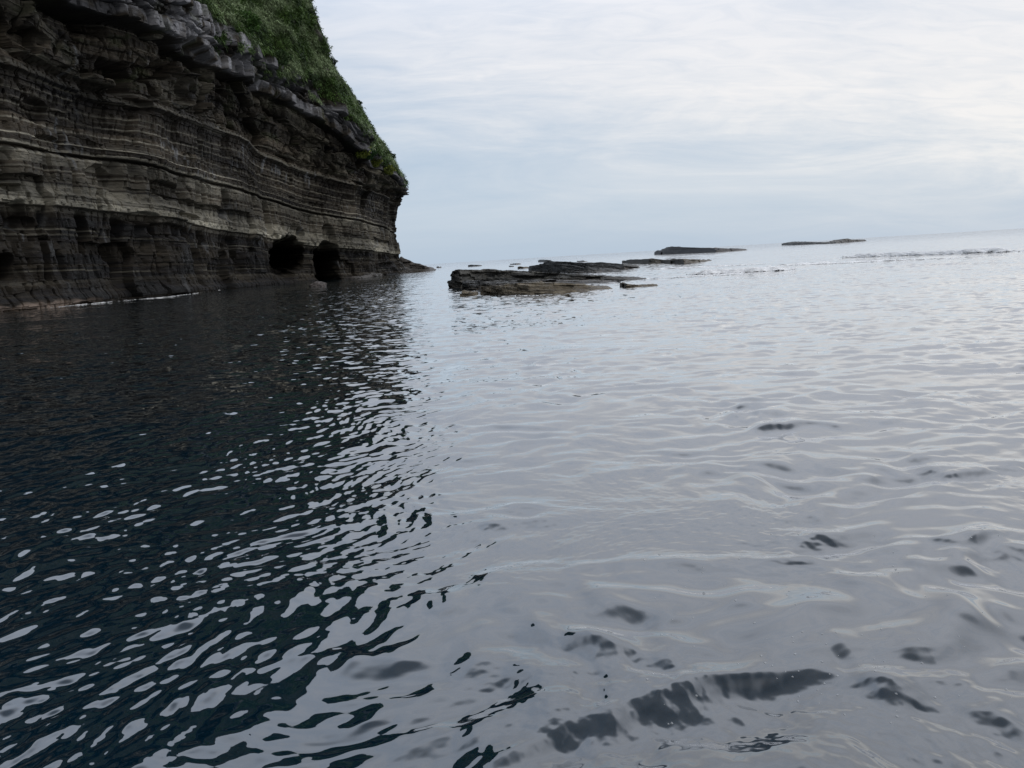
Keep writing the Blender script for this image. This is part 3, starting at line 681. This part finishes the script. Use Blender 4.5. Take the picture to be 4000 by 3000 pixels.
boulder(1385, 1089, 1.3, 0.45, 'flat pale boulder lying at the foot of the wall right of the second cave', (0.08, 0.072, 0.066), 6)
boulder(1440, 1082, 2.0, 0.8, 'rounded dark boulder at the left end of the low shelf', (0.07, 0.065, 0.06), 7)

# ---------------------------------------------------------------- the sea
def wave_set(rng_, n, lmin, lmax, mean_dir, spread, slope_rms, p=0.0):
    lam = np.exp(rng_.uniform(math.log(lmin), math.log(lmax), n)); k = 2 * math.pi / lam
    th = mean_dir + rng_.normal(0, spread, n)
    a = slope_rms * math.sqrt(2.0 / n) / k
    return k * np.cos(th), k * np.sin(th), a, rng_.uniform(0, 2 * math.pi, n), lam
rw = np.random.default_rng(77)
SETS = {
    'swell': wave_set(rw, 12, 3.5, 13, R(100), R(22), 0.012),
    'chop': wave_set(rw, 34, 0.6, 2.2, R(95), R(42), 0.033),
    'rip_r': wave_set(rw, 60, 0.20, 0.75, R(96), R(48), 0.096),
    'rip_l': wave_set(rw, 64, 0.10, 0.46, R(128), R(38), 0.105),
    'small': wave_set(rw, 48, 0.045, 0.17, R(112), R(50), 0.050),
}
def crest(x, y, pxs_, pys_, A, w_near, w_far):
    """a steep single wave along a curve: height field of distance to it"""
    cx_, cy_ = ground(np.array(pxs_, float), np.array(pys_, float))
    qx = np.linspace(cx_[0], cx_[-1], 400); qy = np.interp(qx, cx_, cy_)
    ksz = 81; kk_ = np.hanning(ksz); kk_ /= kk_.sum(); h_ = ksz // 2
    ext = np.r_[qy[0] - (qy[1] - qy[0]) * np.arange(h_, 0, -1), qy, qy[-1] + (qy[-1] - qy[-2]) * np.arange(1, h_ + 1)]
    qy = np.convolve(ext, kk_, 'valid')
    sl = np.gradient(qy, qx); out = np.zeros_like(x)
    sel = (x > qx[0]) & (x < qx[-1]) & (y > qy.min() - 3 * w_far - 1) & (y < qy.max() + 3 * w_far + 1)
    if not sel.any(): return out
    xs, ys = x[sel], y[sel]
    s0 = np.interp(xs, qx, sl)
    wob = 1.3 * w_near * perlin(xs / (w_far * 1.2), ys / (w_far * 1.5), 411)
    ds = (ys - np.interp(xs, qx, qy)) / np.sqrt(1 + s0 * s0) + wob
    d = np.abs(ds); far = ds > 0; tb = (xs - qx[0]) / (qx[-1] - qx[0])
    A = A * np.clip(0.8 + 0.9 * perlin(xs / (w_far * 1.6), ys / (w_far * 1.6), 412), 0.15, 1.5)
    prof_ = np.where(far, np.exp(-(d / w_far) ** 2), np.exp(-(d / w_near) ** 2))
    out[sel] = A * prof_ * sstep(0, 0.2, tb) * (1 - sstep(0.8, 1, tb))
    return out
CRESTS = [
    ([1750, 2250, 2500, 2750, 3000, 3250, 3500, 3700], [3000, 2840, 2720, 2660, 2650, 2630, 2660, 2720], 0.072, 0.095, 0.45),
    ([2500, 2750, 2900, 3100, 3300, 3500], [2480, 2400, 2380, 2390, 2400, 2370], 0.022, 0.065, 0.26),
    ([3300, 3500, 3700, 3900, 4050], [2640, 2690, 2720, 2790, 2860], 0.030, 0.10, 0.35),
    ([600, 900, 1200, 1500, 1750], [2700, 2600, 2570, 2590, 2640], 0.022, 0.08, 0.30),
    ([2950, 3200, 3450, 3700, 3990], [2150, 2110, 2100, 2130, 2095], 0.030, 0.075, 0.22),
    ([3250, 3450, 3700, 3900, 4060], [1890, 1850, 1860, 1830, 1800], 0.034, 0.085, 0.24),
    ([2850, 3100, 3400, 3650], [1690, 1660, 1650, 1630], 0.042, 0.11, 0.28),
    # broken swells on the shoal right of the reefs
    ([2640, 2760, 2880, 3000, 3150], [1074, 1069, 1064, 1058, 1050], 0.08, 0.7, 1.6),
    ([3200, 3400, 3600, 3800, 3990], [1010, 1002, 995, 989, 980], 0.05, 0.8, 1.8),
    ([3400, 3600, 3850], [1046, 1036, 1026], 0.12, 0.5, 1.0),
    ([2950, 3100, 3300], [1044, 1036, 1026], 0.12, 0.5, 1.0),
]
def sea_height(x, y, gap, want_micro=False):
    var = np.zeros_like(x)
    r_ = np.hypot(x, y); z = np.zeros_like(x)
    azm = np.arctan2(x, np.maximum(y, 0.01))
    left_w = 1 - sstep(-0.22, 0.05, azm + 0.10 * perlin(x / 3, y / 3, 201))
    amp = {}
    patch = 1 + 0.75 * fbm(x / 6 + 3, y / 9, 202, 3); patch = np.clip(patch + 1.0 * perlin(x / 1.7, y / 1.5, 206) * (1 - left_w), 0.3, 2.5)
    lee = 1 - 0.45 * np.exp(-((x + 46) / 14) ** 2) * (y > 0)
    amp['swell'] = 1.0 * lee; amp['chop'] = (0.75 + 0.35 * patch) * lee * (1 - 0.35 * left_w) * (1 + 0.9 * np.exp(-((x - 1.2) / 2.2) ** 2 - ((y - 3.2) / 2.4) ** 2))
    amp['rip_r'] = (1 - left_w) * patch * 0.95 * (1 + 0.85 * np.exp(-(r_ / 9) ** 2)) ; amp['rip_l'] = left_w * (0.55 + 0.5 * patch) * lee
    amp['small'] = np.clip(0.4 + 1.0 * fbm(x / 1.6, y / 1.6, 203, 3), 0, 1.2) * (1 + 0.8 * np.exp(-(r_ / 5) ** 2)) * (1.7 - 0.35 * left_w)
    wx = x + 0.25 * perlin(x / 1.3, y / 1.3, 204) ; wy = y + 0.25 * perlin(x / 1.3, y / 1.3, 205)
    for key, (kx, ky, a, ph, lam) in SETS.items():
        acc = np.zeros_like(x)
        for i in range(len(kx)):
            damp = 1 - sstep(0.25, 0.55, gap / lam[i])
            if want_micro: var += (a[i] ** 2) * (kx[i] ** 2 + ky[i] ** 2) / 2 * (1 - damp ** 2) * amp[key] ** 2
            if damp.max() <= 0: continue
            arg = kx[i] * wx + ky[i] * wy + ph[i]
            s_ = np.sin(arg)
            acc += a[i] * damp * (s_ + 0.3 * s_ * s_ - 0.15)
        z += acc * amp[key]
    for cr_ in CRESTS: z += crest(x, y, *cr_)
    return (z, np.sqrt(var)) if want_micro else z
inv = np.arange(1 / 1.5, 1 / 26.0, -1 / 2700.0)
rad = np.r_[1 / inv, 26.0 * 1.0070 ** np.arange(1, 880)]
rad = rad[rad < 11000]; rad = np.r_[0.02, 0.5, 1.0, rad, 30000.0]
ang = np.r_[np.linspace(-180, -44, 110), np.linspace(-43.9, 43.9, 1080), np.linspace(44, 180, 110)] * math.pi / 180
RR, AA = np.meshgrid(rad, ang, indexing='ij')
XX = RR * np.sin(AA); YY = RR * np.cos(AA)
gap = np.gradient(rad)[:, None] * np.ones_like(AA)
gap = np.maximum(gap * 0.8, RR * np.gradient(ang)[None, :] * 0.8)
ZZ, MICRO = sea_height(XX, YY, gap, True)
ZZ *= (1 - sstep(2500, 6000, RR)); MICRO = MICRO * (1 + 2.5 * sstep(140, 500, RR))
# shallow green water along the foot of the wall
near = np.full(XX.shape, 0.0)
wallx = np.interp(YY, dy_[dy_ < cy], dx_[dy_ < cy]); dist_wall = XX - wallx
shal = np.exp(-np.clip(dist_wall - 1, 0, 100) / 13.0) * (YY > 20) * (YY < cy) 
deep_c = np.array([0.0003, 0.0125, 0.0240]); shal_c = np.array([0.001, 0.022, 0.025])
wc = mixc(deep_c, shal_c, shal * np.clip(0.8 + 0.5 * perlin(XX / 6, YY / 9, 210), 0, 1))
m, t, b = new_mat('sea_water')
at = t.nodes.new('ShaderNodeAttribute'); at.attribute_name = 'tint'; t.links.new(at.outputs['Color'], b.inputs['Base Color'])
b.inputs['Roughness'].default_value = 0.035; b.inputs['IOR'].default_value = 1.55
b.inputs['Coat Weight'].default_value = 1.0; b.inputs['Coat Roughness'].default_value = 0.03; b.inputs['Coat IOR'].default_value = 1.55
tcx = t.nodes.new('ShaderNodeTexCoord')
def wnoise(scale, sc, rot, detail, rough, dist=0.0):
    mp = t.nodes.new('ShaderNodeMapping'); t.links.new(tcx.outputs['Object'], mp.inputs[0])
    mp.inputs['Scale'].default_value = sc; mp.inputs['Rotation'].default_value = (0, 0, rot)
    n1 = t.nodes.new('ShaderNodeTexNoise'); n1.noise_dimensions = '2D'; t.links.new(mp.outputs[0], n1.inputs['Vector'])
    n1.inputs['Scale'].default_value = scale; n1.inputs['Detail'].default_value = detail; n1.inputs['Roughness'].default_value = rough; n1.inputs['Distortion'].default_value = dist
    return n1.outputs['Fac']
# ripples too fine for the mesh: slopes of the surface taken straight from noise, as strong as the mesh leaves out
mpn = t.nodes.new('ShaderNodeMapping'); t.links.new(tcx.outputs['Object'], mpn.inputs[0]); mpn.inputs['Scale'].default_value = (0.8, 1.3, 1)
nn_ = t.nodes.new('ShaderNodeTexNoise'); nn_.noise_dimensions = '2D'; t.links.new(mpn.outputs[0], nn_.inputs['Vector'])
nn_.inputs['Scale'].default_value = 2.4; nn_.inputs['Detail'].default_value = 2.0; nn_.inputs['Roughness'].default_value = 0.6
nn_.normalize = True
sub = t.nodes.new('ShaderNodeVectorMath'); sub.operation = 'SUBTRACT'; t.links.new(nn_.outputs['Color'], sub.inputs[0]); sub.inputs[1].default_value = (0.5, 0.5, 0.5)
flat = t.nodes.new('ShaderNodeVectorMath'); flat.operation = 'MULTIPLY'; t.links.new(sub.outputs[0], flat.inputs[0]); flat.inputs[1].default_value = (1, 1, 0)
am = t.nodes.new('ShaderNodeAttribute'); am.attribute_name = 'micro'
mk = t.nodes.new('ShaderNodeMath'); mk.operation = 'MULTIPLY_ADD'; t.links.new(am.outputs['Fac'], mk.inputs[0]); mk.inputs[1].default_value = 8.5; mk.inputs[2].default_value = 0.02
scl = t.nodes.new('ShaderNodeVectorMath'); scl.operation = 'SCALE'; t.links.new(flat.outputs[0], scl.inputs[0]); t.links.new(mk.outputs[0], scl.inputs['Scale'])
geo = t.nodes.new('ShaderNodeNewGeometry')
addn = t.nodes.new('ShaderNodeVectorMath'); addn.operation = 'ADD'; t.links.new(geo.outputs['Normal'], addn.inputs[0]); t.links.new(scl.outputs[0], addn.inputs[1])
nrm = t.nodes.new('ShaderNodeVectorMath'); nrm.operation = 'NORMALIZE'; t.links.new(addn.outputs[0], nrm.inputs[0])
t.links.new(nrm.outputs[0], b.inputs['Normal']); t.links.new(nrm.outputs[0], b.inputs['Coat Normal'])
MAT_SEA = m
sea = mesh_obj('sea', np.stack([XX, YY, ZZ], -1).reshape(-1, 3), grid_faces(len(rad), len(ang), True), MAT_SEA, smooth=True, cols=wc.reshape(-1, 3), extra={'micro': MICRO})
tag(sea, 'calm rippled sea, dark teal under the cliff and silvery grey elsewhere', kind='structure')

# ---------------------------------------------------------------- foam
m, t, b = new_mat('sea_foam')
b.inputs['Base Color'].default_value = (0.95, 0.955, 0.96, 1); b.inputs['Roughness'].default_value = 0.9
b.inputs['Subsurface Weight'].default_value = 0.5; b.inputs['Subsurface Radius'].default_value = (0.3, 0.3, 0.3); b.inputs['Subsurface Scale'].default_value = 0.3
MAT_FOAM = m
def foam(name, pxs_, pys_, width, height, thr, seed, label, dx=0.05, sx=0.5, sy=0.25, shift=0.0):
    cx_, cy_ = ground(np.array(pxs_, float), np.array(pys_, float)); cy_ = cy_ + shift
    L = np.r_[0, np.cumsum(np.hypot(np.diff(cx_), np.diff(cy_)))]
    n = int(L[-1] / dx); t_ = np.linspace(0, L[-1], n); m_ = int(width * 2 / dx)
    s_ = np.linspace(-width, width, m_)
    bx, by = np.interp(t_, L, cx_), np.interp(t_, L, cy_)
    X_, S_ = np.meshgrid(t_, s_, indexing='ij')
    PX = bx[:, None] + 0 * S_; PY = by[:, None] + S_
    f = fbm(X_ / sx, S_ / sy, seed, 4, 0.45) + 0.5 * perlin(X_ / (sx * 6), S_ / (sy * 5), seed + 3)
    en = np.minimum(sstep(0, L[-1] * 0.2, X_), 1 - sstep(L[-1] * 0.8, L[-1], X_))
    hgt = f + 0.55 * en * (1 - (S_ / width) ** 2) - thr - (1 - en) * 0.5 - 0.4 * (S_ / width) ** 4
    zw = sea_height(PX, PY, np.full(PX.shape, 0.3))
    ZZ_ = zw + np.clip(hgt, -0.05, 1) * height
    idx = grid_faces(n, m_); ok = (hgt.ravel()[idx] > 0).sum(1) >= 3
    F = idx[ok]; used, inv_ = np.unique(F, return_inverse=True)
    Vf = np.stack([PX, PY, ZZ_ + 0.01], -1).reshape(-1, 3)[used]
    if len(F) == 0: return
    o = mesh_obj(name, Vf, inv_.reshape(-1, 4), MAT_FOAM, smooth=True); tag(o, label, 'foam', kind='stuff'); return o
foam('breaker_foam', [2690, 2780, 2880, 2960, 3090], [1073, 1069, 1065, 1061, 1054], 1.5, 0.30, -0.22, 301, 'white foam of the small breaker right of the reefs', sx=1.0, sy=0.5)
foam('breaker_foam', [3290, 3450, 3600, 3750, 3985], [1007, 1001, 996, 991, 981], 1.8, 0.34, -0.20, 302, 'white foam of the longer breaker farther right near the horizon', sx=1.1, sy=0.6)
foam('wash_foam', [2440, 2600, 2750, 2980], [1094, 1086, 1078, 1064], 2.2, 0.05, 0.36, 303, 'thin wash of foam off the right end of the nearest reef', sx=1.2, sy=0.25)
foam('wash_foam', [2480, 2620, 2800, 3050], [1056, 1049, 1040, 1026], 4.5, 0.06, 0.40, 304, 'streaks of foam behind the reefs on the shoal', dx=0.1, sx=2.2, sy=0.5)
foam('wash_foam', [2950, 3200, 3500, 3900], [1046, 1032, 1016, 1000], 3.0, 0.05, 0.45, 305, 'faint foam streaks in front of the longer breaker', dx=0.08, sx=2.0, sy=0.3)
foam('wash_foam', [1860, 2100, 2350, 2460], [1158, 1156, 1145, 1128], 0.3, 0.04, 0.60, 306, 'narrow line of foam along the front of the nearest reef', dx=0.04, sx=0.5, sy=0.12)
foam('wash_foam', [1640, 1700, 1780], [1050, 1048, 1046], 5, 0.06, 0.50, 307, 'small foam off the low tip of the cliff', dx=0.2, sx=1.8, sy=1.0)
foam('wash_foam', [-40, 150, 300, 480, 650, 900], [1226, 1208, 1192, 1175, 1161, 1128], 0.7, 0.08, 0.42, 308, 'pale line of foam along the foot of the wall', dx=0.06, sx=0.9, sy=0.3)

# floating bubbles on the near water
rb = np.random.default_rng(31)
th = np.linspace(0, 2 * math.pi, 13); ph = np.linspace(0, math.pi / 2, 5)
T, P_ = np.meshgrid(th, ph)
bv = np.stack([np.cos(T) * np.cos(P_), np.sin(T) * np.cos(P_), np.sin(P_) * 0.8], -1).reshape(-1, 3)
m, t, b = new_mat('bubble_film'); b.inputs['Base Color'].default_value = (0.75, 0.78, 0.8, 1); b.inputs['Roughness'].default_value = 0.15; b.inputs['Alpha'].default_value = 0.4
first = None
for i in range(110):
    if i < 80: px, py = rb.uniform(2500, 3980), 2080 + 760 * rb.random() ** 1.3
    else: px, py = rb.normal(3250, 260), rb.normal(2580, 110)
    px = min(max(px, 1800), 3985)
    gx, gy = ground(np.array(px), np.array(py)); s_ = rb.uniform(0.002, 0.0055) * (1 + 0.08 * gy)
    if first is None:
        first = mesh_obj('bubble', bv, grid_faces(5, 13), m); o = first
    else:
        o = first.copy(); COL.objects.link(o)
    zz_ = float(sea_height(np.array([[float(gx)]]), np.array([[float(gy)]]), np.array([[0.004]]))[0, 0])
    o.location = (float(gx), float(gy), zz_ - 0.001); o.scale = (s_, s_, s_)
    tag(o, 'tiny round air bubble floating on the grey rippled water close by', 'bubble', 'bubbles floating on the near water')
